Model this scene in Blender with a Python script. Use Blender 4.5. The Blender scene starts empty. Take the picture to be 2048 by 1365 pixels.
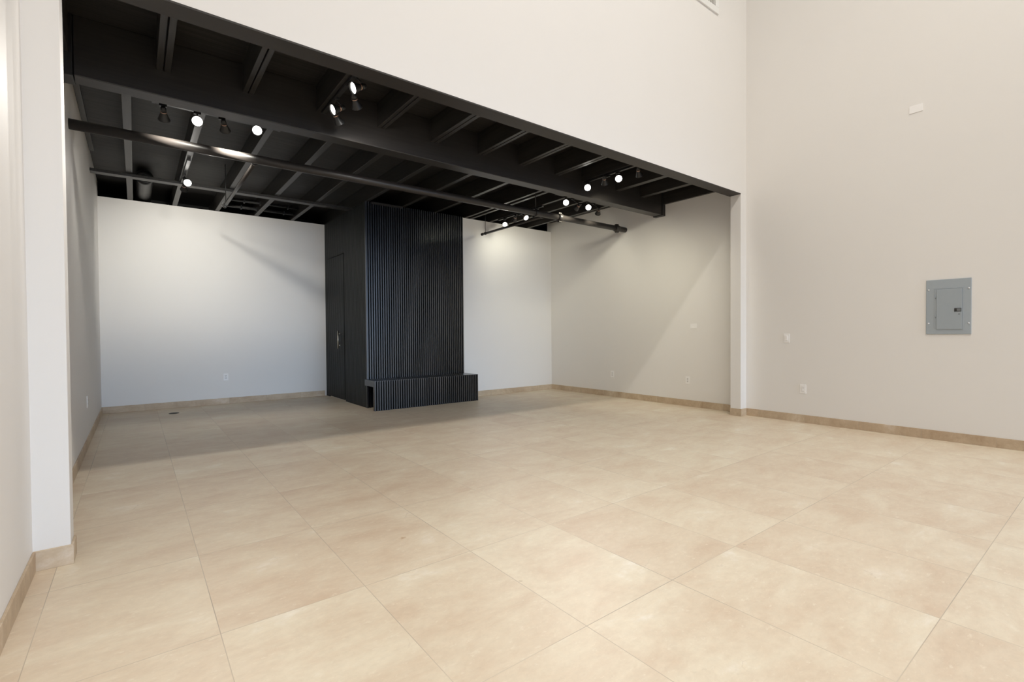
import bpy, bmesh, math, random
from mathutils import Vector, Matrix
random.seed(7)
SC = bpy.context.scene
COL = SC.collection

# ------------------------------------------------------------------ dimensions (metres)
H = 1.233                      # camera height
XL, XR = -0.445, 7.091         # hall side walls
XJL, XJR = -0.296, 6.935       # pilaster inner faces
XA0, XA1 = -0.445, 7.228       # alcove side walls
YH, HT = 3.542, 0.156          # header front plane, thickness
ZH = 3.216                     # header underside
YB1, YB2 = 10.06, 7.92         # rear wall left, rear wall right
ZJ, ZD = 3.445, 3.70           # joist underside, deck underside
ZW = 3.441                     # rear walls' top
YBM, BMT, ZBM = 5.018, 0.17, 3.237   # beam
ZTOP, YFRONT = 9.0, -7.0       # hall ceiling, wall behind the camera

# ------------------------------------------------------------------ materials
def new_mat(name):
    m = bpy.data.materials.new(name); m.use_nodes = True
    nt = m.node_tree
    return m, nt, nt.nodes['Principled BSDF']
def N(nt, kind, **kw):
    n = nt.nodes.new(kind)
    for k, v in kw.items(): setattr(n, k, v)
    return n
def srgb(r, g, b):
    f = lambda c: (c/255/12.92) if c/255 <= .04045 else ((c/255+.055)/1.055)**2.4
    return (f(r), f(g), f(b), 1)
def plain(name, rgb, rough=.5, metal=0, spec=.5, noise=0, nscale=30, bump=0, bscale=200):
    m, nt, b = new_mat(name)
    b.inputs['Base Color'].default_value = (*rgb[:3], 1)
    b.inputs['Roughness'].default_value = rough
    b.inputs['Metallic'].default_value = metal
    b.inputs['Specular IOR Level'].default_value = spec
    tc = N(nt, 'ShaderNodeTexCoord')
    if noise:
        t = N(nt, 'ShaderNodeTexNoise'); t.inputs['Scale'].default_value = nscale; t.inputs['Detail'].default_value = 5
        nt.links.new(tc.outputs['Object'], t.inputs['Vector'])
        mx = N(nt, 'ShaderNodeMix', data_type='RGBA')
        mx.inputs[6].default_value = (*[c*(1-noise) for c in rgb[:3]], 1)
        mx.inputs[7].default_value = (*[min(1, c*(1+noise)) for c in rgb[:3]], 1)
        nt.links.new(t.outputs['Fac'], mx.inputs[0]); nt.links.new(mx.outputs[2], b.inputs['Base Color'])
    if bump:
        t2 = N(nt, 'ShaderNodeTexNoise'); t2.inputs['Scale'].default_value = bscale
        nt.links.new(tc.outputs['Object'], t2.inputs['Vector'])
        bp = N(nt, 'ShaderNodeBump'); bp.inputs['Strength'].default_value = bump; bp.inputs['Distance'].default_value = .002
        nt.links.new(t2.outputs['Fac'], bp.inputs['Height']); nt.links.new(bp.outputs['Normal'], b.inputs['Normal'])
    return m
def emit(name, rgb, strength):
    m, nt, b = new_mat(name)
    b.inputs['Base Color'].default_value = (*rgb, 1)
    b.inputs['Emission Color'].default_value = (*rgb, 1)
    b.inputs['Emission Strength'].default_value = strength
    return m

def travertine(name, brick_w, brick_h, off, grout, light, dark, vec_mode='xy', rough=.42, stains=()):
    """honed stone tiles laid in a stack bond, streaky clouds and pale pits inside each tile"""
    m, nt, b = new_mat(name); L = nt.links.new
    tc = N(nt, 'ShaderNodeTexCoord')
    sep = N(nt, 'ShaderNodeSeparateXYZ'); L(tc.outputs['Object'], sep.inputs[0])
    com = N(nt, 'ShaderNodeCombineXYZ')
    if vec_mode == 'xy':
        L(sep.outputs['X'], com.inputs['X']); L(sep.outputs['Y'], com.inputs['Y'])
    elif vec_mode == 'x':
        L(sep.outputs['X'], com.inputs['X']); L(sep.outputs['Z'], com.inputs['Y'])
    else:
        L(sep.outputs['Y'], com.inputs['X']); L(sep.outputs['Z'], com.inputs['Y'])
    mp = N(nt, 'ShaderNodeMapping'); mp.inputs['Location'].default_value = (-off[0], -off[1], 0)
    L(com.outputs[0], mp.inputs['Vector'])
    br = N(nt, 'ShaderNodeTexBrick'); br.offset = 0; br.squash = 1
    br.inputs['Scale'].default_value = 1
    br.inputs['Brick Width'].default_value = brick_w; br.inputs['Row Height'].default_value = brick_h
    br.inputs['Mortar Size'].default_value = grout; br.inputs['Mortar Smooth'].default_value = .3
    br.inputs['Color1'].default_value = (0, 0, 0, 1); br.inputs['Color2'].default_value = (1, 1, 1, 1)
    br.inputs['Mortar'].default_value = (.5, .5, .5, 1)
    L(mp.outputs[0], br.inputs['Vector'])
    # per tile shift of the stone pattern
    sh = N(nt, 'ShaderNodeVectorMath', operation='SCALE'); L(br.outputs['Color'], sh.inputs[0]); sh.inputs['Scale'].default_value = 9
    ad = N(nt, 'ShaderNodeVectorMath', operation='ADD'); L(tc.outputs['Object'], ad.inputs[0]); L(sh.outputs[0], ad.inputs[1])
    st = N(nt, 'ShaderNodeMapping'); st.inputs['Scale'].default_value = (1.5, 2.6, 2); L(ad.outputs[0], st.inputs['Vector'])
    n1 = N(nt, 'ShaderNodeTexNoise'); n1.inputs['Scale'].default_value = 1.5; n1.inputs['Detail'].default_value = 12; n1.inputs['Roughness'].default_value = .7; n1.inputs['Distortion'].default_value = .3
    L(st.outputs[0], n1.inputs['Vector'])
    cr = N(nt, 'ShaderNodeValToRGB')
    cr.color_ramp.elements[0].position = .33; cr.color_ramp.elements[0].color = dark
    ce = cr.color_ramp.elements.new(.47); ce.color = [(a*.72+b_*.28)*k for a, b_, k in zip(light[:3], dark[:3], (1.01, .995, .985))] + [1]
    cr.color_ramp.elements[1].position = .60; cr.color_ramp.elements[1].color = light
    L(n1.outputs['Fac'], cr.inputs[0])
    # tile to tile tint
    tint = N(nt, 'ShaderNodeMix', data_type='RGBA', blend_type='MULTIPLY'); tint.inputs[0].default_value = 1
    tr = N(nt, 'ShaderNodeValToRGB')
    tr.color_ramp.elements[0].color = (.96, .925, .895, 1); tr.color_ramp.elements[1].color = (1.02, 1.02, 1.0, 1)
    L(br.outputs['Color'], tr.inputs[0]); L(cr.outputs[0], tint.inputs[6]); L(tr.outputs[0], tint.inputs[7])
    # pale filled pits
    n2 = N(nt, 'ShaderNodeTexNoise'); n2.inputs['Scale'].default_value = 16; n2.inputs['Detail'].default_value = 6; n2.inputs['Roughness'].default_value = .7
    L(st.outputs[0], n2.inputs['Vector'])
    c2 = N(nt, 'ShaderNodeValToRGB'); c2.color_ramp.elements[0].position = .60; c2.color_ramp.elements[1].position = .66
    L(n2.outputs['Fac'], c2.inputs[0])
    pit = N(nt, 'ShaderNodeMix', data_type='RGBA')
    pm = N(nt, 'ShaderNodeMath', operation='MULTIPLY'); L(c2.outputs[0], pm.inputs[0]); pm.inputs[1].default_value = .45
    L(pm.outputs[0], pit.inputs[0]); L(tint.outputs[2], pit.inputs[6]); pit.inputs[7].default_value = (min(1, light[0]*1.1), min(1, light[1]*1.12), min(1, light[2]*1.14), 1)
    # hairline cracks
    vo = N(nt, 'ShaderNodeTexVoronoi', feature='DISTANCE_TO_EDGE'); vo.inputs['Scale'].default_value = 1.1
    nw = N(nt, 'ShaderNodeTexNoise'); nw.inputs['Scale'].default_value = 3; nw.inputs['Detail'].default_value = 6
    L(ad.outputs[0], nw.inputs['Vector'])
    wv = N(nt, 'ShaderNodeMix', data_type='RGBA', blend_type='ADD'); wv.inputs[0].default_value = .6
    L(ad.outputs[0], wv.inputs[6]); L(nw.outputs['Color'], wv.inputs[7]); L(wv.outputs[2], vo.inputs['Vector'])
    vr = N(nt, 'ShaderNodeMapRange'); vr.inputs['From Max'].default_value = .006; vr.inputs['To Min'].default_value = .35; vr.inputs['To Max'].default_value = 0
    L(vo.outputs['Distance'], vr.inputs['Value'])
    ngate = N(nt, 'ShaderNodeMapRange'); ngate.inputs['From Min'].default_value = .55; ngate.inputs['From Max'].default_value = .65; L(n1.outputs['Fac'], ngate.inputs['Value'])
    vm = N(nt, 'ShaderNodeMath', operation='MULTIPLY'); L(vr.outputs[0], vm.inputs[0]); L(ngate.outputs[0], vm.inputs[1])
    ck = N(nt, 'ShaderNodeMix', data_type='RGBA'); L(vm.outputs[0], ck.inputs[0]); L(pit.outputs[2], ck.inputs[6]); ck.inputs[7].default_value = (dark[0]*.6, dark[1]*.55, dark[2]*.5, 1)
    # fine grain
    fg = N(nt, 'ShaderNodeTexNoise'); fg.inputs['Scale'].default_value = 14; fg.inputs['Detail'].default_value = 10; fg.inputs['Roughness'].default_value = .75
    L(st.outputs[0], fg.inputs['Vector'])
    fr = N(nt, 'ShaderNodeMapRange'); fr.inputs['From Min'].default_value = .3; fr.inputs['From Max'].default_value = .7; fr.inputs['To Min'].default_value = .94; fr.inputs['To Max'].default_value = 1.04
    L(fg.outputs['Fac'], fr.inputs['Value'])
    fm = N(nt, 'ShaderNodeVectorMath', operation='SCALE'); L(ck.outputs[2], fm.inputs[0]); L(fr.outputs[0], fm.inputs['Scale'])
    cur = fm.outputs[0]
    # grout
    gm = N(nt, 'ShaderNodeMix', data_type='RGBA'); 
    gn = N(nt, 'ShaderNodeTexNoise'); gn.inputs['Scale'].default_value = 1.1; L(tc.outputs['Object'], gn.inputs['Vector'])
    gr = N(nt, 'ShaderNodeMapRange'); gr.inputs['From Min'].default_value = .35; gr.inputs['From Max'].default_value = .65; gr.inputs['To Min'].default_value = .35; gr.inputs['To Max'].default_value = 1
    L(gn.outputs['Fac'], gr.inputs['Value'])
    gf = N(nt, 'ShaderNodeMath', operation='MULTIPLY'); L(br.outputs['Fac'], gf.inputs[0]); L(gr.outputs[0], gf.inputs[1])
    L(gf.outputs[0], gm.inputs[0]); L(cur, gm.inputs[6]); gm.inputs[7].default_value = (.40, .335, .26, 1)
    cur = gm.outputs[2]
    for (sx, sy, r, colr) in stains:
        ds = N(nt, 'ShaderNodeVectorMath', operation='DISTANCE'); L(tc.outputs['Object'], ds.inputs[0]); ds.inputs[1].default_value = (sx, sy, 0)
        sn = N(nt, 'ShaderNodeTexNoise'); sn.inputs['Scale'].default_value = 30; sn.inputs['Detail'].default_value = 6; L(tc.outputs['Object'], sn.inputs['Vector'])
        a1 = N(nt, 'ShaderNodeMath', operation='MULTIPLY'); L(sn.outputs['Fac'], a1.inputs[0]); a1.inputs[1].default_value = r*2.2
        a2 = N(nt, 'ShaderNodeMath', operation='ADD'); L(ds.outputs['Value'], a2.inputs[0]); L(a1.outputs[0], a2.inputs[1])
        mr = N(nt, 'ShaderNodeMapRange'); mr.inputs['From Min'].default_value = r*.9; mr.inputs['From Max'].default_value = r*1.5; mr.inputs['To Min'].default_value = .75; mr.inputs['To Max'].default_value = 0
        L(a2.outputs[0], mr.inputs['Value'])
        mm = N(nt, 'ShaderNodeMix', data_type='RGBA'); L(mr.outputs[0], mm.inputs[0]); L(cur, mm.inputs[6]); mm.inputs[7].default_value = colr
        cur = mm.outputs[2]
    L(cur, b.inputs['Base Color'])
    rr = N(nt, 'ShaderNodeMapRange'); rr.inputs['To Min'].default_value = rough-.06; rr.inputs['To Max'].default_value = rough+.1
    L(n1.outputs['Fac'], rr.inputs['Value']); L(rr.outputs[0], b.inputs['Roughness'])
    b.inputs['Specular IOR Level'].default_value = .4
    bp = N(nt, 'ShaderNodeBump'); bp.inputs['Strength'].default_value = .25; bp.inputs['Distance'].default_value = .002; bp.invert = True
    L(br.outputs['Fac'], bp.inputs['Height']); L(bp.outputs[0], b.inputs['Normal'])
    return m

def stained_wood(name, rgb, axis='y', rough=.5, var=.35):
    """dark painted timber with long grain"""
    m, nt, b = new_mat(name); L = nt.links.new
    tc = N(nt, 'ShaderNodeTexCoord'); mp = N(nt, 'ShaderNodeMapping')
    mp.inputs['Scale'].default_value = (40, 1.5, 40) if axis == 'y' else (1.5, 40, 40)
    L(tc.outputs['Object'], mp.inputs['Vector'])
    n = N(nt, 'ShaderNodeTexNoise'); n.inputs['Scale'].default_value = 1; n.inputs['Detail'].default_value = 8; n.inputs['Distortion'].default_value = .4
    L(mp.outputs[0], n.inputs['Vector'])
    r = N(nt, 'ShaderNodeValToRGB')
    r.color_ramp.elements[0].position = .3; r.color_ramp.elements[0].color = (*[c*(1-var) for c in rgb], 1)
    r.color_ramp.elements[1].position = .7; r.color_ramp.elements[1].color = (*[c*(1+var) for c in rgb], 1)
    L(n.outputs['Fac'], r.inputs[0]); L(r.outputs[0], b.inputs['Base Color'])
    b.inputs['Roughness'].default_value = rough
    bp = N(nt, 'ShaderNodeBump'); bp.inputs['Strength'].default_value = .3; bp.inputs['Distance'].default_value = .002
    L(n.outputs['Fac'], bp.inputs['Height']); L(bp.outputs[0], b.inputs['Normal'])
    return m

PAINT = plain('wall_paint', (.80, .782, .757), .55, spec=.3, noise=.012, nscale=1.5, bump=.06, bscale=90)
BLACKWOOD = stained_wood('black_painted_joists', (.026, .0235, .021), 'y', .40)
BLACKBEAM = stained_wood('black_painted_beam', (.030, .027, .025), 'x', .38, .15)
DECK = stained_wood('black_roof_deck', (.016, .014, .0125), 'x', .6, .7)
SOFFIT = plain('dark_soffit_paint', (.026, .022, .020), .5, noise=.1, nscale=8)
VOID = plain('dark_plenum', (.012, .012, .012), .8, noise=.1)
PIPE = plain('dark_painted_pipe', (.028, .024, .022), .42, .0, noise=.08, nscale=12)
BLK = plain('black_powder_coat', (.018, .018, .018), .4, noise=.1)
COPPER = plain('copper_ring', (.75, .48, .36), .3, 1.0, noise=.05)
SLAT = plain('charcoal_slats', (.009, .012, .017), .30, spec=.9, noise=.08, nscale=25)
_b = SLAT.node_tree.nodes['Principled BSDF']; _b.inputs['Coat Weight'].default_value = .35; _b.inputs['Coat Roughness'].default_value = .26; _b.inputs['Coat IOR'].default_value = 1.7
SIDEBACK = plain('side_gap_shade', (.008, .0085, .0085), .7, noise=.1)  # shade of the shallower-looking side gaps put into the backing colour, a lighter tone
SLATBACK = plain('slat_gap_shade', (.002, .0022, .0026), .9, spec=.1, noise=.1)  # near-black colour paints in the shade between the front slats
DOORM = plain('charcoal_side_slats', (.020, .022, .022), .5, noise=.08, nscale=25)
STEEL = plain('satin_steel', (.55, .52, .46), .35, 1.0, noise=.05)
PANEL = plain('grey_panel_enamel', srgb(160, 169, 176), .4, noise=.02)
PANEL2 = plain('grey_door_enamel', srgb(156, 165, 172), .4, noise=.02)
SCREW = plain('zinc_screw', (.8, .8, .82), .3, 1.0, noise=.05)
PLASTIC = plain('white_plastic', (.90, .89, .88), .35, noise=.01)
SOCKET = plain('socket_face', (.78, .77, .76), .35, noise=.01)
SLOT = plain('dark_slot', (.03, .03, .03), .6, noise=.1)
VENTW = plain('white_vent_metal', (.82, .82, .80), .4, noise=.01)
VENTD = plain('vent_inside', (.16, .14, .10), .7, noise=.1)
GAPSTRIP = plain('pale_door_gap', (.8, .74, .64), .5, noise=.05)
DRAIN = plain('bronze_floor_cover', (.05, .038, .028), .45, .6, noise=.1)
DUCT = plain('black_duct', (.03, .03, .03), .4, .3, noise=.1)
LAMP_ON = emit('lamp_lens_lit', (1.0, .97, .90), 14)
TL, TD = (.735, .65, .515, 1), (.64, .515, .39, 1)
FLOOR = travertine('travertine_floor', .61, .90, (.258, 3.212), .0019, TL, TD, 'xy',
                   stains=((1.254, 2.715, .045, (.42, .26, .13, 1)), (1.496, 1.871, .02, (.3, .2, .12, 1)), (2.763, 1.389, .018, (.25, .17, .1, 1))))
BASE_L, BASE_D = (.60, .49, .36, 1), (.43, .32, .215, 1)
BASEX = travertine('travertine_base_x', .61, .6, (.1, -.2), .003, BASE_L, BASE_D, 'x', .5)
BASEY = travertine('travertine_base_y', .61, .6, (.3, -.2), .003, BASE_L, BASE_D, 'y', .5)
CAULK = plain('pale_caulk', (.8, .77, .72), .6, noise=.02)

# ------------------------------------------------------------------ mesh helpers
def box(bm, x0, x1, y0, y1, z0, z1, mi=0):
    vs = [bm.verts.new((x, y, z)) for z in (z0, z1) for y in (y0, y1) for x in (x0, x1)]
    for f in ((0, 2, 3, 1), (4, 5, 7, 6), (0, 1, 5, 4), (2, 6, 7, 3), (0, 4, 6, 2), (1, 3, 7, 5)):
        bm.faces.new([vs[i] for i in f]).material_index = mi
def frame_of(d):
    d = Vector(d).normalized(); a = Vector((0, 0, 1)) if abs(d.z) < .9 else Vector((1, 0, 0))
    u = d.cross(a).normalized(); v = d.cross(u).normalized()
    return d, u, v
def lathe(bm, p, d, prof, seg=24, cap=True, mi=0):
    """surface of revolution about p + t*d for (t, r) in prof"""
    d, u, v = frame_of(d); p = Vector(p); rings = []
    for t, r in prof:
        rings.append([bm.verts.new(p + d*t + (u*math.cos(a) + v*math.sin(a))*r) for a in (2*math.pi*i/seg for i in range(seg))])
    for A, B in zip(rings, rings[1:]):
        for i in range(seg):
            f = bm.faces.new((A[i], A[(i+1) % seg], B[(i+1) % seg], B[i])); f.smooth = True; f.material_index = mi
    if cap:
        bm.faces.new(list(reversed(rings[0]))).material_index = mi
        bm.faces.new(rings[-1]).material_index = mi
def tube(bm, a, b, r, seg=16, mi=0):
    a, b = Vector(a), Vector(b); lathe(bm, a, b-a, [(0, r), ((b-a).length, r)], seg, True, mi)
def obj(name, bm, mats, parent=None, bevel=0, origin=None, label=None, smooth=None):
    if origin is not None:
        bmesh.ops.translate(bm, verts=bm.verts, vec=-Vector(origin))
    bmesh.ops.recalc_face_normals(bm, faces=bm.faces)
    me = bpy.data.meshes.new(name); bm.to_mesh(me); bm.free()
    for m in (mats if isinstance(mats, (list, tuple)) else [mats]): me.materials.append(m)
    o = bpy.data.objects.new(name, me); COL.objects.link(o)
    if parent: o.parent = parent
    elif origin is not None: o.location = origin
    if bevel:
        md = o.modifiers.new('edge', 'BEVEL'); md.width = bevel; md.segments = 2; md.limit_method = 'ANGLE'
    if label: o['label'] = label
    return o
def tag(o, label, cat, group=None, kind=None):
    o['label'] = label; o['category'] = cat
    if group: o['group'] = group
    if kind: o['kind'] = kind
    return o
def thing(name, loc, label, cat, group=None):
    o = bpy.data.objects.new(name, None); COL.objects.link(o); o.location = loc; o.empty_display_size = .1
    return tag(o, label, cat, group)
def B(*boxes):
    bm = bmesh.new()
    for b in boxes: box(bm, *b)
    return bm
def struct(name, bm, mats, label, cat, bevel=0):
    return tag(obj(name, bm, mats, bevel=bevel), label, cat, kind='structure')

# ------------------------------------------------------------------ the room shell
struct('floor', B((XL-.3, XA1+.3, YFRONT-.2, 11.1, -.2, 0)), FLOOR, 'cream travertine tile floor in a straight grid', 'floor')
struct('wall_left', B((XL-.2, XL, YFRONT, YH, 0, ZTOP)), PAINT, 'tall off-white hall wall at the left edge, before the pilaster', 'wall')
SY0, SY1, SZ0, SZ1 = -6.0, -1.5, .3, 4.6
struct('wall_right', B((XR, XR+.35, SY1, YH, 0, ZTOP), (XR, XR+.35, YFRONT, SY0, 0, ZTOP), (XR, XR+.35, SY0, SY1, 0, SZ0), (XR, XR+.35, SY0, SY1, SZ1, ZTOP)), PAINT, 'tall off-white hall wall with the grey electrical panel', 'wall')
struct('wall_left_alcove', B((XA0-.2, XA0, YH+HT, YB1+.12, 0, ZD)), PAINT, 'off-white alcove wall behind the left pilaster, where the pipe enters', 'wall')
struct('wall_right_alcove', B((XA1, XA1+.2, YH+HT, YB2+.12, 0, ZD-.005)), PAINT, 'off-white alcove wall with two outlets, right of the slatted box', 'wall')
struct('wall_back_left', B((XA0, 3.05, YB1, YB1+.12, 0, ZW)), PAINT, 'off-white rear wall left of the black slatted box', 'wall')
struct('wall_back_right', B((4.86, XA1, YB2, YB2+.12, 0, ZW)), PAINT, 'off-white rear wall between the slatted box and the right corner', 'wall')
struct('wall_plenum', B((XA0-.2, XA1+.4, 11.0, 11.1, 0, ZD), (XA1+.3, XA1+.4, YB2+.12, 11, 0, ZD), (XA0-.3, XA0-.2, YB1, 11, 0, ZD)), VOID, 'dark wall of the space above and behind the rear walls', 'wall')
struct('wall_header', B((XL-.2, XR+.35, YH, YH+HT, ZH+.012, ZTOP)), PAINT, 'tall off-white wall above the opening of the alcove', 'wall')
struct('wall_left_pilaster', B((XL-.2, XJL, YH, YH+HT, 0, ZH+.0119)), PAINT, 'narrow off-white pilaster at the left end of the opening', 'wall', .003)
struct('wall_right_pilaster', B((XJR, XR+.35, YH, YH+HT, 0, ZH+.0119)), PAINT, 'narrow off-white pilaster at the right end of the opening', 'wall', .003)
struct('trim_1', B((XJL, XJR, YH+.001, YH+HT+.012, ZH, ZH+.0118), (XA0, XA1, YH+HT, YH+HT+.012, ZH+.012, ZD)), SOFFIT, 'dark strip along the underside of the wall above the opening', 'soffit')
struct('ceiling', B((XA0-.2, XA1+.4, YH+HT+.012, 11.1, ZD, ZD+.1)), DECK, 'black timber deck above the joists of the alcove', 'ceiling')
struct('ceiling_upper', B((XL-.2, XR+.35, YFRONT, YH, ZTOP, ZTOP+.1)), PAINT, 'high white ceiling of the hall', 'ceiling')
# wall behind the camera: storefront glazing below, clerestory above
WZ0, WZ1, WZ2, WZ3 = .25, 2.6, 3.4, 6.0
struct('wall_front', B((XL-.2, XR+.35, YFRONT-.2, YFRONT, 0, WZ0), (XL-.2, XR+.35, YFRONT-.2, YFRONT, WZ1, WZ2), (XL-.2, XR+.35, YFRONT-.2, YFRONT, WZ3, ZTOP),
       (XL-.2, XL+.25, YFRONT-.2, YFRONT, WZ0, WZ1), (XR-.25, XR+.35, YFRONT-.2, YFRONT, WZ0, WZ1),
       (XL-.2, XL+.25, YFRONT-.2, YFRONT, WZ2, WZ3), (XR-.25, XR+.35, YFRONT-.2, YFRONT, WZ2, WZ3)), PAINT, 'glazed wall behind the camera', 'wall')
for k, (a, b) in enumerate(((WZ0, WZ1), (WZ2, WZ3))):
    bm = bmesh.new(); x0, x1 = XL+.25, XR-.25
    box(bm, x0, x1, YFRONT-.12, YFRONT-.06, a, a+.05); box(bm, x0, x1, YFRONT-.12, YFRONT-.06, b-.05, b)
    for i in range(5):
        xx = x0 + (x1-x0-.05)*i/4; box(bm, xx, xx+.05, YFRONT-.12, YFRONT-.06, a+.05, b-.05)
    struct('window_%d' % (k+1), bm, BLK, ('storefront' if k == 0 else 'clerestory') + ' window frame behind the camera', 'window')

bm = bmesh.new()
box(bm, XR+.1, XR+.16, SY0, SY1, SZ0, SZ0+.05); box(bm, XR+.1, XR+.16, SY0, SY1, SZ1-.05, SZ1)
for i in range(4):
    yy = SY0 + (SY1-SY0-.05)*i/3; box(bm, XR+.1, XR+.16, yy, yy+.05, SZ0+.05, SZ1-.05)
struct('window_3', bm, BLK, 'tall side window frame behind the camera', 'window')

# baseboards
BH, BT = .105, .012
def base(name, boxes, mat, label):
    o = struct(name, B(*boxes), mat, label, 'baseboard', .002)
base('baseboard_left', [(XL, XL+BT, YFRONT, YH-BT, 0, BH)], BASEY, 'tan stone baseboard along the hall wall at the left')
base('baseboard_left_pilaster', [(XL+.001, XJL+BT, YH-BT, YH, 0, BH), (XJL, XJL+BT, YH, YH+HT, 0, BH)], BASEX, 'stone baseboard around the foot of the left pilaster')
base('baseboard_left_alcove', [(XA0, XA0+BT, YH+HT, YB1-BT, 0, BH)], BASEY, 'tan stone baseboard along the left alcove wall')
base('baseboard_back_left', [(XA0, 3.0, YB1-BT, YB1, 0, BH)], BASEX, 'tan stone baseboard left of the slatted box')
base('baseboard_back_right', [(4.93, XA1-BT, YB2-BT, YB2, 0, BH)], BASEX, 'pale stone baseboard right of the slatted box')
base('baseboard_right_alcove', [(XA1-BT, XA1, YH+HT, YB2, 0, BH)], BASEY, 'tan stone baseboard along the right alcove wall')
base('baseboard_right_pilaster', [(XJR-BT, XJR, YH-BT, YH+HT, 0, BH), (XJR, XR-BT, YH-BT, YH, 0, BH)], BASEX, 'stone baseboard around the foot of the right pilaster')
base('baseboard_right', [(XR-BT, XR, YFRONT, YH, 0, BH)], BASEY, 'tan stone baseboard below the electrical panel')

# ------------------------------------------------------------------ ceiling timber
ORD = 'first second third fourth fifth sixth seventh eighth ninth tenth eleventh twelfth thirteenth'.split()
def joist(x0, x1, y0, y1, label, group, double, z0=ZJ):
    o = thing('ceiling_joist', ((x0+x1)/2, y0, z0), label, 'joist', group)
    L0 = Vector(o.location)
    w = x1-x0
    if double:
        g = .010
        for a, b in ((x0, (x0+x1)/2-g/2), ((x0+x1)/2+g/2, x1)):
            obj('board', B((a-L0.x, b-L0.x, 0, y1-y0, 0, ZD-z0)), BLACKWOOD, o, .003)
        obj('filler', B(((x0+x1)/2-g/2-L0.x, (x0+x1)/2+g/2-L0.x, 0, y1-y0, .03, ZD-z0)), VOID, o)
    else:
        m = obj('board', B((x0-L0.x, x1-L0.x, 0, y1-y0, 0, ZD-z0)), BLACKWOOD, o, .003)
    return o
front = [(.169, .267), (.803, .893), (1.45, 1.535), (2.078, 2.163), (2.715, 2.815), (3.37, 3.464), (4.01, 4.11), (4.65, 4.754), (5.19, 5.27), (5.943, 6.04), (6.556, 6.65)]
for i, (a, b) in enumerate(front):
    joist(a, b, YH+HT+.012, YBM, '%s black %sjoist from the left, between white wall and big beam' % (ORD[i], 'double ' if i not in (8, 9, 10) else ''),
          'joists between the opening and the big beam', i not in (8, 9, 10))
joist(XA0, XA0+.075, YH+HT+.012, YBM, 'black edge joist against the left alcove wall, before the big beam', 'joists between the opening and the big beam', False, 3.40)
joist(XA1-.05, XA1, YH+HT+.012, YBM, 'black edge joist against the right alcove wall, before the big beam', 'joists between the opening and the big beam', False, 3.42)
rear = [(-.072, .0), (.524, .592), (1.147, 1.212), (1.765, 1.838), (2.395, 2.46), (3.05, 3.115), (3.69, 3.755), (4.33, 4.395), (5.00, 5.055), (5.125, 5.185), (5.575, 5.635), (5.985, 6.045), (6.54, 6.60)]
for i, (a, b) in enumerate(rear):
    joist(a, b, YBM+BMT, 10.99, '%s black joist from the left behind the big beam' % ORD[i], 'joists behind the big beam', False)
joist(XA0, XA0+.05, YBM+BMT, 8.43, 'black edge joist along the top of the left alcove wall', 'joists behind the big beam', False, 3.665)
joist(XA1-.05, XA1, YBM+BMT, YB2, 'black edge joist along the top of the right alcove wall', 'joists behind the big beam', False, 3.63)

bt = thing('ceiling_beam', (3.4, YBM, ZBM), 'big black beam crossing the alcove below the joists', 'beam'); bt['kind'] = 'thing'
def rel(o, *b):
    x, y, z = o.location
    return (b[0]-x, b[1]-x, b[2]-y, b[3]-y, b[4]-z, b[5]-z)
obj('timber', B(rel(bt, XA0+.1, XA1-.09, YBM, YBM+BMT, ZBM, ZD)), BLACKBEAM, bt, .006)
obj('hanger', B(rel(bt, XA1-.085, XA1-.004, YBM-.012, YBM+BMT+.012, ZBM-.012, ZD)), BLK, bt, .003)
obj('hanger', B(rel(bt, XA0+.004, XA0+.095, YBM-.008, YBM+BMT+.008, ZBM-.008, ZD)), BLK, bt, .003)
tag(obj('cross_board', B((XA0+.001, 3.03, 8.43, 8.56, 3.405, 3.4445)), BLACKWOOD, bevel=.003), 'flat black board running under the rear joists from left wall to slatted box', 'board')

# ------------------------------------------------------------------ sprinkler pipes
PY, PZ, PR = 5.876, 3.135, .047
pipe = thing('sprinkler_pipe', (3.4, PY, PZ), 'thick dark pipe crossing the whole alcove below the joists', 'pipe')
o0 = Vector(pipe.location)
def ptube(name, segs, mat, parent, label=None, seg=24):
    bm = bmesh.new()
    for a, b, r in segs: tube(bm, Vector(a)-Vector(parent.location), Vector(b)-Vector(parent.location), r, seg)
    return obj(name, bm, mat, parent, label=label)
ptube('main_tube', [((XA0, PY, PZ), (XA1, PY, PZ), PR)], PIPE, pipe, seg=32)
for x in (5.56, 6.99):
    bm = bmesh.new()
    lathe(bm, Vector((x-.045, PY, PZ))-o0, (1, 0, 0), [(0, PR+.003), (0, PR+.013), (.03, PR+.017), (.06, PR+.017), (.09, PR+.013), (.09, PR+.003)], 28)
    box(bm, x-.03-o0.x, x+.03-o0.x, -.022, .022, PR+.01, PR+.03); box(bm, x-.03-o0.x, x+.03-o0.x, -.022, .022, -PR-.03, -PR-.01)
    obj('coupling', bm, PIPE, pipe)
for x in (5.04,):
    h = ptube('hanger_rod', [((x, PY, PZ+PR+.02), (x, PY, ZD), .006)], BLK, pipe, seg=10)
    bm = bmesh.new(); lathe(bm, Vector((x-.012, PY, PZ))-o0, (1, 0, 0), [(0, PR+.001), (0, PR+.008), (.024, PR+.008), (.024, PR+.001)], 24, False)
    box(bm, x-.012-o0.x, x+.012-o0.x, -.012, .012, PR+.004, PR+.028)
    obj('clamp', bm, BLK, h)
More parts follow.
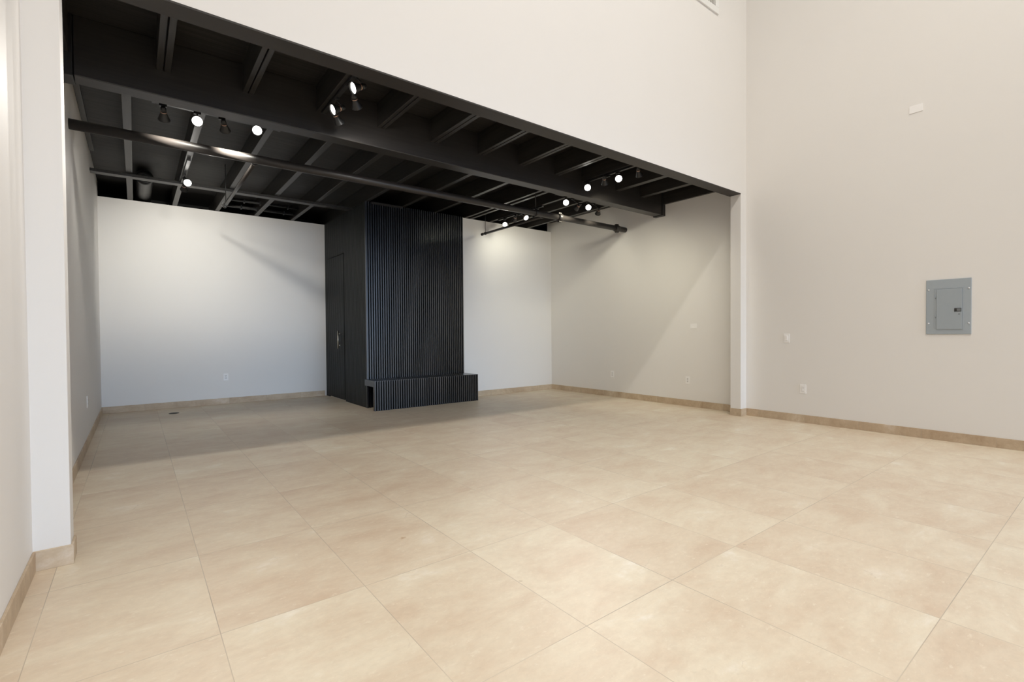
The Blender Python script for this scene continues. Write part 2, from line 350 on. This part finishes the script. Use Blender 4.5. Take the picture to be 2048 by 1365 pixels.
for x, lo in ((1.06, 8.22), (5.25, 7.70)):
    br = thing('branch_pipe', (x, PY+PR+.004, 3.12), ('thin dark pipe hung behind the thick pipe at the left, ending in a bright hook' if x < 2 else 'thin dark pipe running back from the thick pipe, right of the slatted box'), 'pipe', 'branch pipes of the sprinkler line')
    q = Vector(br.location)
    ptube('tube', [((x, PY+PR+.004, 3.12), (x, lo, 3.12), .021)], PIPE, br)
    bm = bmesh.new(); lathe(bm, Vector((x, lo-.03, 3.12))-q, (0, 1, 0), [(0, .026), (.03, .026), (.036, .02)], 20); obj('end_cap', bm, PIPE, br)
    bm = bmesh.new(); lathe(bm, Vector((x, PY+PR+.004, 3.12))-q, (0, 1, 0), [(0, .032), (.03, .032), (.05, .024)], 20); obj('outlet', bm, PIPE, br)
    hr = ptube('hanger_rod', [((x, lo-.12, 3.145), (x, lo-.12, ZD), .005)], BLK, br, seg=8)
    bm = bmesh.new(); lathe(bm, Vector((x, lo-.13, 3.12))-q, (0, 1, 0), [(0, .0215), (0, .028), (.02, .028), (.02, .0215)], 20, False); obj('clamp', bm, BLK, hr)
    if x < 2:
        bm = bmesh.new()
        pts = [(-.002, .04), (-.03, .03), (-.028, .0), (-.04, -.018), (-.03, -.03), (0, -.034)]
        for (a, b), (c, d) in zip(pts, pts[1:]): tube(bm, Vector((x+a, lo+.008, 3.12+b+.03))-q, Vector((x+c, lo+.008, 3.12+d+.03))-q, .006, 8)
        obj('hook', bm, SCREW, br, label='bright metal hook')
# round duct and conduits in the dark, behind the cross board
d = thing('round_duct', (.14, 9.0, 3.575), 'dark round duct end between two joists above the left rear wall', 'duct')
bm = bmesh.new(); lathe(bm, (0, 0, 0), (0, 1, 0), [(0, .100), (0, .108), (.04, .110), (.05, .104), (1.9, .104)], 32, False); obj('duct_collar', bm, DUCT, d)
bm = bmesh.new(); lathe(bm, (0, .02, 0), (0, 1, 0), [(0, .072), (0, .080), (.02, .080)], 28, False); lathe(bm, (0, .03, 0), (0, 1, 0), [(0, .03), (.0, .045), (.02, .045)], 24, False); lathe(bm, (0, .08, 0), (0, 1, 0), [(0, .095), (.01, .095)], 28, True); obj('diffuser', bm, DUCT, d)
for k, (y, z, x0, x1, r) in enumerate(((9.45, 3.54, 1.22, 2.385, .02), (9.75, 3.50, 1.22, 2.385, .026))):
    bm = bmesh.new(); tube(bm, (x0, y, z), (x1, y, z), r); 
    for xx in (1.5, 1.75, 2.2): box(bm, xx, xx+.02, y-.03, y+.03, z-.035, z+.03)
    tag(obj('conduit', bm, DUCT), 'dark conduit above the left rear wall, the %s of two' % ('upper thinner' if k == 0 else 'lower thicker'), 'conduit', 'conduits above the left rear wall')

# ------------------------------------------------------------------ track lights
TZ = 3.418
def track(name_label, p0, p1):
    a, b = Vector(p0), Vector(p1); mid = (a+b)/2
    t = thing('track_rail', (mid.x, mid.y, TZ), name_label, 'track', 'lighting tracks')
    if abs(b.x-a.x) > abs(b.y-a.y): bx = (a.x-mid.x, b.x-mid.x, -.018, .018, 0, ZJ-TZ-.0005)
    else: bx = (-.018, .018, a.y-mid.y, b.y-mid.y, 0, ZJ-TZ-.0005)
    obj('rail', B(bx), BLK, t, .002)
    for s in (0, 1):
        c = (a if s == 0 else b)-mid
        if abs(b.x-a.x) > abs(b.y-a.y): bb = (c.x-.012, c.x+.012, -.02, .02, -.002, ZJ-TZ-.001)
        else: bb = (-.02, .02, c.y-.012, c.y+.012, -.002, ZJ-TZ-.001)
        obj('end_cap', B(bb), BLK, t)
    return t
AY, BX, CX, DY, EX, FX = 5.665, 1.505, 5.232, 5.665, 5.605, .60
track('black lighting track behind the big beam at the left', (.165, AY, 0), (1.25, AY, 0))
track('black lighting track along the third joist before the big beam', (BX, 3.86, 0), (BX, 4.95, 0))
track('black lighting track before the right end of the big beam', (CX, 3.86, 0), (CX, 4.97, 0))
track('black lighting track behind the right end of the big beam', (5.28, DY, 0), (6.45, DY, 0))
track('black lighting track above the right rear wall', (EX, 6.35, 0), (EX, 7.62, 0))
track('black lighting track above the left part of the cross board', (FX-.04, 7.3, 0), (FX-.04, 8.40, 0))

CAM = Vector((0, 0, H))
GAIN = {'spot_front': (4.0, (1, .95, .88)), 'spot_left': (2.5, (1, .96, .86)), 'spot_right': (.85, (1, .97, .80)), 'spot_wall': (.85, (1, .95, .76)), 'spot_mid': (1.6, (1, .97, .92))}
def head(pos, aim, on_track, label, group, power=18, spot=62, grp='spot_front'):
    """one cone-shaped track head: pos is the centre of the open end"""
    pos = Vector(pos); aim = (Vector(aim)-pos).normalized()
    piv = pos - aim*.115
    if on_track[0] == 'x': piv.x = pos.x - aim.x*.115; tx, ty = piv.x, on_track[1]
    else: tx, ty = on_track[1], piv.y
    h = thing('track_spotlight', (tx, ty, TZ), label, 'spotlight', group)
    q = Vector(h.location); r = lambda v: Vector(v)-q
    bm = bmesh.new(); box(bm, -.03 if on_track[0] == 'x' else -.016, .03 if on_track[0] == 'x' else .016, -.016 if on_track[0] == 'x' else -.03, .016 if on_track[0] == 'x' else .03, -.022, -.0005); obj('adapter', bm, BLK, h, .002)
    bm = bmesh.new(); tube(bm, (0, 0, -.02), r(piv), .008, 10)
    lathe(bm, r(piv)-aim*.012, aim, [(0, .006), (0, .018), (.024, .018)], 14); obj('stem', bm, BLK, h)
    bm = bmesh.new(); lathe(bm, r(piv)-aim*.005, aim, [(0, .012), (.004, .022), (.042, .024)], 20); obj('neck', bm, BLK, h)
    bm = bmesh.new(); lathe(bm, r(piv)+aim*.037, aim, [(0, .0235), (0, .0262), (.007, .0262), (.007, .0235)], 24, False); obj('ring', bm, COPPER, h, label='copper ring')
    bm = bmesh.new(); lathe(bm, r(piv)+aim*.044, aim, [(0, .024), (.072, .048), (.076, .050), (.076, .047), (.066, .043)], 28, False); obj('shade', bm, BLK, h)
    bm = bmesh.new(); lathe(bm, r(piv)+aim*.104, aim, [(0, .043), (.001, .034), (.005, .026), (.007, .012)], 24); obj('lens', bm, LAMP_ON, h, label='glowing lens')
    ld = bpy.data.lights.new(grp, 'SPOT'); ld.energy = power*GAIN[grp][0]; ld.spot_size = math.radians(spot); ld.spot_blend = 1; ld.color = GAIN[grp][1]; ld.shadow_soft_size = .03
    lo = bpy.data.objects.new(grp, ld); COL.objects.link(lo)
    lo.location = piv + aim*.135; lo.rotation_euler = aim.to_track_quat('-Z', 'Y').to_euler()
    return h
G = 'track spotlights under the joists'
towards = lambda p, dz=-.35: (Vector(p) + ((CAM-Vector(p)).normalized()+Vector((0, 0, dz*.3)))*2)
A2, A4 = (.501, 5.57, 3.295), (1.02, 5.57, 3.335)
head((.245, 5.68, 3.285), (.5, 8.6, 1.0), ('x', AY), 'dark track spotlight turned down, leftmost under the joists', G, 17, 120, grp='spot_left')
head(A2, towards(A2), ('x', AY), 'glaring track spotlight facing out, left one of the pair behind the beam', G, 16)
head((.745, 5.66, 3.30), (1.9, 10.06, .9), ('x', AY), 'dark track spotlight seen from behind between two glaring ones', G, 58, 85, grp='spot_left')
head(A4, towards(A4), ('x', AY), 'largest glaring track spotlight, facing out behind the beam', G, 16)
B1, B2 = (1.47, 4.05, 3.295), (1.46, 4.55, 3.295)
head(B1, (.47, 3.95, 2.79), ('y', BX), 'lit track spotlight turned sideways, nearest the white wall', G, 12)
head(B2, (.46, 4.45, 2.79), ('y', BX), 'lit track spotlight turned sideways, nearer the big beam', G, 12)
head((1.595, 4.30, 3.265), (2.6, 5.6, 2.2), ('y', BX), 'unlit-looking track spotlight turned away, just below the topmost lit one', G, 15, 120, grp='spot_mid')
head((1.595, 4.76, 3.275), (2.5, 5.3, 2.2), ('y', BX), 'unlit-looking track spotlight hanging closest to the big beam face', G, 15, 120, grp='spot_mid')
C1, C2 = (5.17, 4.31, 3.30), (5.14, 4.85, 3.305)
head(C1, towards(C1), ('y', CX), 'glaring track spotlight before the beam, nearer the white wall', G, 14)
head(C2, towards(C2), ('y', CX), 'glaring track spotlight before the beam, just above its right part', G, 14)
head((5.22, 4.60, 3.315), (7.2, 6.1, 1.3), ('y', CX), 'dark track spotlight between the two glaring ones before the beam', G, 72, 95, grp='spot_wall')
head((5.285, 4.06, 3.30), (7.2, 5.0, 1.3), ('y', CX), 'dark track spotlight nearest the right end of the opening', G, 64, 90, grp='spot_wall')
D1, D2 = (5.41, 5.57, 3.29), (5.92, 5.57, 3.29)
head(D1, towards(D1), ('x', DY), 'glaring track spotlight behind the beam, left of the right pair', G, 14)
head(D2, towards(D2), ('x', DY), 'glaring track spotlight behind the beam, above the right end of the thick pipe', G, 14)
head((5.66, 5.60, 3.24), (5.9, 7.9, 2.2), ('x', DY), 'dark track spotlight between the right pair behind the beam', G, 27, 120, grp='spot_wall')
head((6.20, 5.62, 3.24), (7.2, 7.2, 1.9), ('x', DY), 'dark track spotlight furthest right behind the beam', G, 18, 120, grp='spot_wall')
E1, E2 = (5.55, 7.36, 3.285), (5.66, 6.86, 3.33)
head(E1, (4.4, 6.0, 2.3), ('y', EX), 'glaring track spotlight in front of the right rear wall', G, 10)
head(E2, (5.2, 4.5, 1.5), ('y', EX), 'small lit track spotlight above the right rear wall', G, 8)
head((5.56, 7.09, 3.31), (5.9, 7.92, 2.7), ('y', EX), 'dark track spotlight aimed at the right rear wall', G, 16, 100, grp='spot_right')
head((5.63, 6.58, 3.30), (6.3, 7.92, 2.4), ('y', EX), 'dark track spotlight hanging below the pipe, first on its track', G, 26, 110, grp='spot_right')
F1 = (.585, 7.87, 3.29)
head(F1, towards(F1), ('y', FX-.04), 'lit track spotlight by the left part of the cross board', G, 10)
head((.57, 8.22, 3.285), (.7, 10.06, 2.55), ('y', FX-.04), 'dark track spotlight behind the cross board', G, 31, 110, grp='spot_left')

# ------------------------------------------------------------------ slatted box with door, and its bench
X0, X1, YF, ZS = 3.035, 4.935, 7.875, 3.443
sb = thing('slatted_enclosure', (X0, YF, 0), 'black slatted box reaching the joists, with a door in its side', 'enclosure')
q = Vector(sb.location); R = lambda *b: (b[0]-q.x, b[1]-q.x, b[2]-q.y, b[3]-q.y, b[4]-q.z, b[5]-q.z)
PITCH, SW, SD = .0404, .020, .024
bm = bmesh.new(); box(bm, *R(X0+SD, X1-.004, YF+SD, YF+SD+.02, 0, ZS), 1)
n = 47
for i in range(n):
    x = X0+.012 + i*(X1-X0-.012-SW)/(n-1); box(bm, *R(x, x+SW, YF, YF+SD+.001, 0, ZS))
obj('front_panel', bm, [SLAT, SLATBACK], sb)
obj('corner_post', B(R(X0, X0+.012, YF-.001, YF+.02, 0, ZS)), SLAT, sb)
YD0, YD1, ZDT = 8.945, 9.86, 2.72
def side(bm, y0, y1, z0, z1):
    k0 = math.ceil((y0-YF-.02)/PITCH)
    y = YF+.02+k0*PITCH
    while y+SW <= y1+.0005:
        box(bm, *R(X0, X0+SD+.001, y, y+SW, z0, z1)); y += PITCH
bm = bmesh.new(); box(bm, *R(X0+SD, X0+SD+.02, YF+.036, YD0-.008, 0, ZS), 1); side(bm, YF+.02, YD0-.008, 0, ZS); obj('side_panel', bm, [DOORM, SIDEBACK], sb)
bm = bmesh.new(); box(bm, *R(X0+SD, X0+SD+.02, YD1+.006, YB1-.001, 0, ZS), 1); side(bm, YD1+.006, YB1-.004, .0, ZS); obj('side_panel', bm, [DOORM, SIDEBACK], sb)
bm = bmesh.new(); box(bm, *R(X0+SD, X0+SD+.02, YD0-.007, YD1+.005, ZDT+.008, ZS), 1); side(bm, YD0-.008, YD1+.006, ZDT+.008, ZS); obj('transom_panel', bm, [DOORM, SIDEBACK], sb)
bm = bmesh.new(); box(bm, *R(X0+SD, X0+SD+.035, YD0+.004, YD1-.004, .02, ZDT-.004), 1); side(bm, YD0+.004, YD1-.004, .02, ZDT-.004)
dr = obj('door', bm, [DOORM, SIDEBACK], sb)
bm = bmesh.new(); hx, hy = X0-.068, 9.105
tube(bm, Vector((hx, hy, .97))-q, Vector((hx, hy, 1.305))-q, .014, 16)
for z in (1.03, 1.245): tube(bm, Vector((hx, hy, z))-q, Vector((X0+.001, hy, z))-q, .008, 10)
obj('handle', bm, STEEL, dr, label='satin steel bar handle')
bm = bmesh.new(); box(bm, *R(X0+.02, X0+.12, YD0+.01, YD1-.01, 0.0005, .012)); obj('door_gap_strip', bm, GAPSTRIP, sb, label='pale strip added for the bright gap under the door')  # pale strip added so the gap below the door reads bright
obj('top_cap', B(R(X0+.1, 3.69, YF-.03, YF-.002, ZS-.035, ZS-.001)), BLACKWOOD, sb)

bn = thing('slatted_bench', (2.995, 7.45, 0), 'low black slatted bench along the front of the slatted box', 'bench')
q = Vector(bn.location)
bx0, bx1, by0, by1, bz = 2.995, 4.968, 7.45, YF-.002, .482
obj('top', B(R(bx0, bx1, by0+.061, by1, bz-.10, bz-.0125), R(bx0, bx1, by0+.014, by1, bz-.012, bz)), SLAT, bn, .002)
bm = bmesh.new(); box(bm, *R(bx0+.0205, bx1, by0+.016, by0+.0605, 0, bz-.0125), 1)
n = 49
for i in range(n):
    x = bx0 + i*(bx1-bx0-SW)/(n-1); box(bm, *R(x, x+SW, by0, by0+.0135, 0, bz))
obj('front_panel', bm, [SLAT, SLATBACK], bn)
obj('end_panel', B(R(bx0, bx0+.02, by0+.0145, by0+.0605, 0, bz-.0126)), SLAT, bn)
obj('end_panel', B(R(bx1-.03, bx1, by0+.061, by1, 0, bz-.101)), SLAT, bn)

# ------------------------------------------------------------------ electrical panel on the right hall wall
ep = thing('electrical_panel', (XR, 1.297, 1.488), 'grey metal electrical panel on the right hall wall', 'electrical panel')
q = Vector(ep.location)
obj('cover', B(R(XR-.012, XR, 1.108, 1.486, 1.185, 1.793)), PANEL, ep, .004)
dr = obj('door', B(R(XR-.020, XR-.0125, 1.180, 1.395, 1.240, 1.684)), PANEL2, ep, .003)
obj('latch', B(R(XR-.0235, XR-.0205, 1.186, 1.244, 1.432, 1.470)), SLOT, dr, .001, label='black latch')
obj('latch_slide', B(R(XR-.026, XR-.0236, 1.190, 1.222, 1.437, 1.465)), plain('latch_grey', (.16, .17, .18), .4, noise=.05), dr, .001)
bm = bmesh.new(); lathe(bm, Vector((XR-.0205, 1.205, 1.405))-q, (-1, 0, 0), [(0, .005), (.002, .004)], 12); obj('lock', bm, SLOT, dr)
obj('bead', B(R(XR-.0145, XR-.0125, 1.168, 1.176, 1.23, 1.695), R(XR-.0145, XR-.0125, 1.168, 1.415, 1.690, 1.697), R(XR-.0145, XR-.0125, 1.408, 1.415, 1.25, 1.69)), PANEL, ep, .001)
for z in (1.385, 1.60):
    bm = bmesh.new(); tube(bm, Vector((XR-.015, 1.402, z-.018))-q, Vector((XR-.015, 1.402, z+.018))-q, .004, 10); obj('hinge', bm, PANEL2, ep)
for y in (1.128, 1.463):
    for z in (1.306, 1.682):
        bm = bmesh.new(); lathe(bm, Vector((XR-.0122, y, z))-q, (-1, 0, 0), [(0, .0085), (.003, .0085), (.0055, .004)], 14); obj('screw', bm, SCREW, ep, label='bright screw')

# ------------------------------------------------------------------ wall plates
def plate(name, c, n, w, h, style, label, cat, group=None):
    """plate centred at c on a wall whose outward normal is n"""
    o = thing(name, c, label, cat, group); n = Vector(n)
    t = Vector((-n.y, n.x, 0))
    o.rotation_euler = Matrix((t, (0, 0, 1), n)).transposed().to_3x3().to_euler() if False else (0, 0, math.atan2(n.y, n.x))
    # local frame: +X out of the wall, Y along it, Z up
    obj('plate', B((0, .006, -w/2, w/2, -h/2, h/2)), PLASTIC, o, .002)
    if style == 'outlet':
        for s in (-1, 1):
            bm = bmesh.new(); box(bm, .0062, .008, -.017, .017, s*.0195-.014, s*.0195+.014); f = obj('socket', bm, SOCKET, o, .003)
            bm = bmesh.new(); z = s*.0195
            box(bm, .0081, .0086, -.008, -.005, z-.001, z+.008); box(bm, .0081, .0086, .005, .008, z-.001, z+.008); box(bm, .0081, .0086, -.0025, .0025, z-.010, z-.005)
            obj('slot', bm, SLOT, f)
        bm = bmesh.new(); lathe(bm, (.0061, 0, 0), (1, 0, 0), [(0, .003), (.001, .003)], 10); obj('screw', bm, SCREW, o)
    elif style == 'rocker':
        obj('surround', B((.0062, .0085, -.0185, .0185, -.036, .036)), PLASTIC, o, .0015)
        bm = bmesh.new(); box(bm, .0086, .012, -.0155, .0155, -.032, .031); obj('rocker', bm, PLASTIC, o, .002)
    elif style == 'jack':
        obj('surround', B((.0062, .0085, -.0185, .0185, -.036, .036)), SOCKET, o, .0015)
        obj('jack', B((.0086, .013, -.009, .009, -.026, .004)), PLASTIC, o, .001)
    else:
        for s in (-1, 1):
            bm = bmesh.new(); lathe(bm, (.0061, s*w*.36, 0), (1, 0, 0), [(0, .003), (.001, .003)], 10); obj('screw', bm, PLASTIC, o)
    return o
WP = 'white wall plates'
plate('light_switch', (XR, 2.978, 1.135), (-1, 0, 0), .074, .122, 'rocker', 'white rocker switch on the hall wall beside the right pilaster', 'switch', WP)
plate('wall_jack', (XR, 2.770, .451), (-1, 0, 0), .076, .124, 'jack', 'white wall plate low on the hall wall, below the rocker switch', 'wall plate', WP)
plate('blank_plate', (XR, 1.587, 3.763), (-1, 0, 0), .124, .084, 'blank', 'blank white plate high on the right hall wall, above the electrical panel', 'wall plate', WP)
plate('power_outlet', (XA1, 6.195, .434), (-1, 0, 0), .076, .128, 'outlet', 'white outlet low on the right alcove wall, nearer the rear corner', 'outlet', WP)
plate('power_outlet', (XA1, 4.584, .432), (-1, 0, 0), .076, .124, 'outlet', 'white outlet low on the right alcove wall, nearer the pilaster', 'outlet', WP)
plate('blank_plate', (XA1, 4.475, 1.325), (-1, 0, 0), .118, .08, 'blank', 'blank horizontal plate on the right alcove wall above an outlet', 'wall plate', WP)
plate('power_outlet', (1.270, YB1, .482), (0, -1, 0), .076, .124, 'outlet', 'white outlet low on the left rear wall', 'outlet', WP)
plate('power_outlet', (XA0, 7.24, .495), (1, 0, 0), .078, .13, 'outlet', 'white outlet low on the left alcove wall, seen edge-on', 'outlet', WP)

# ------------------------------------------------------------------ vent high on the header wall, floor cover
vx1, vz0, vw, vh = 6.31, 5.525, .62, .46
vt = thing('air_vent', (vx1-vw/2, YH, vz0), 'white framed air vent at the top edge of the wall above the opening', 'vent')
q = Vector(vt.location); fw = .085
obj('frame', B(R(vx1-vw, vx1, YH-.02, YH, vz0, vz0+fw), R(vx1-vw, vx1, YH-.02, YH, vz0+vh-fw, vz0+vh), R(vx1-vw, vx1-vw+fw, YH-.02, YH, vz0+fw, vz0+vh-fw), R(vx1-fw, vx1, YH-.02, YH, vz0+fw, vz0+vh-fw)), VENTW, vt, .004)
obj('backing', B(R(vx1-vw+fw, vx1-fw, YH-.004, YH, vz0+fw, vz0+vh-fw)), VENTD, vt)
bm = bmesh.new()
for i in range(9):
    x = vx1-fw-.035-i*.05; box(bm, *R(x-.006, x+.006, YH-.018, YH-.0045, vz0+fw, vz0+vh-fw))
obj('louvers', bm, VENTW, vt)
dr = thing('floor_cover', (.46, 9.37, 0), 'small dark round cover set in the floor by the left rear wall', 'floor cover')
bm = bmesh.new(); lathe(bm, (0, 0, .0003), (0, 0, 1), [(0, .07), (.004, .068), (.005, .06)], 32); obj('rim', bm, DRAIN, dr)
bm = bmesh.new(); lathe(bm, (0, 0, .0055), (0, 0, 1), [(0, .055), (.0015, .053)], 32); obj('lid', bm, SLOT, dr)

# ------------------------------------------------------------------ light
def area(name, loc, rot, sx, sy, power, col, spread=180):
    l = bpy.data.lights.new(name, 'AREA'); l.shape = 'RECTANGLE'; l.size = sx; l.size_y = sy; l.energy = power; l.color = col; l.spread = math.radians(spread)
    o = bpy.data.objects.new(name, l); COL.objects.link(o); o.location = loc; o.rotation_euler = rot
    return o
PI = math.pi
XC = (XL+XR)/2
W3 = (XR-XL-.5)/2
area('storefront', (XC, YFRONT+.02, (WZ0+WZ1)/2), (PI/2-math.radians(9), 0, 0), 2*W3, WZ1-WZ0, 58, (.56, .75, 1.0), 40)
area('clerestory_left', (XL+.25+W3/2, YFRONT+.02, (WZ2+WZ3)/2), (PI/2, 0, 0), W3, WZ3-WZ2, 20, (1.0, .78, .50), 130)
area('clerestory_right', (XR-.25-W3/2, YFRONT+.02, (WZ2+WZ3)/2), (PI/2, 0, 0), W3, WZ3-WZ2, 6, (.62, .80, 1.0), 130)
area('side_window', (XR+.05, (SY0+SY1)/2, (SZ0+SZ1)/2), (PI/2, 0, PI/2), SY1-SY0-.1, SZ1-SZ0-.1, 65, (.20, .46, 1.0))
area('hall_high_bay', (XC, -.62, 8.8), (math.radians(13), 0, 0), 6.8, .30, 214, (1.0, .95, .86), 135)
w = bpy.data.worlds.new('sky'); SC.world = w; w.use_nodes = True
w.node_tree.nodes['Background'].inputs[0].default_value = (.75, .85, 1, 1); w.node_tree.nodes['Background'].inputs[1].default_value = .6

# ------------------------------------------------------------------ camera
yaw, pitch, roll = .6586, -.0162, -.0074
fw_ = Vector((math.sin(yaw), math.cos(yaw), 0)); rt = Vector((math.cos(yaw), -math.sin(yaw), 0)); up = Vector((0, 0, 1))
f2 = fw_*math.cos(pitch)+up*math.sin(pitch); u2 = up*math.cos(pitch)-fw_*math.sin(pitch)
r3 = rt*math.cos(roll)+u2*math.sin(roll); u3 = u2*math.cos(roll)-rt*math.sin(roll)
cd = bpy.data.cameras.new('camera'); cd.sensor_width = 36; cd.lens = 36*972.17/2048; cd.clip_start = .02
co = bpy.data.objects.new('camera', cd); COL.objects.link(co)
co.matrix_world = Matrix((( r3.x, u3.x, -f2.x, 0), (r3.y, u3.y, -f2.y, 0), (r3.z, u3.z, -f2.z, H), (0, 0, 0, 1)))
SC.camera = co

vs = SC.view_settings
SC.display_settings.display_device = 'sRGB'
vs.view_transform = 'Standard'; vs.look = 'None'; vs.gamma = 1; vs.exposure = 0.06; vs.use_curve_mapping = False
SC.cycles.use_denoising = True
SC.cycles.max_bounces = 10; SC.cycles.diffuse_bounces = 8
SC.cycles.sample_clamp_indirect = 8
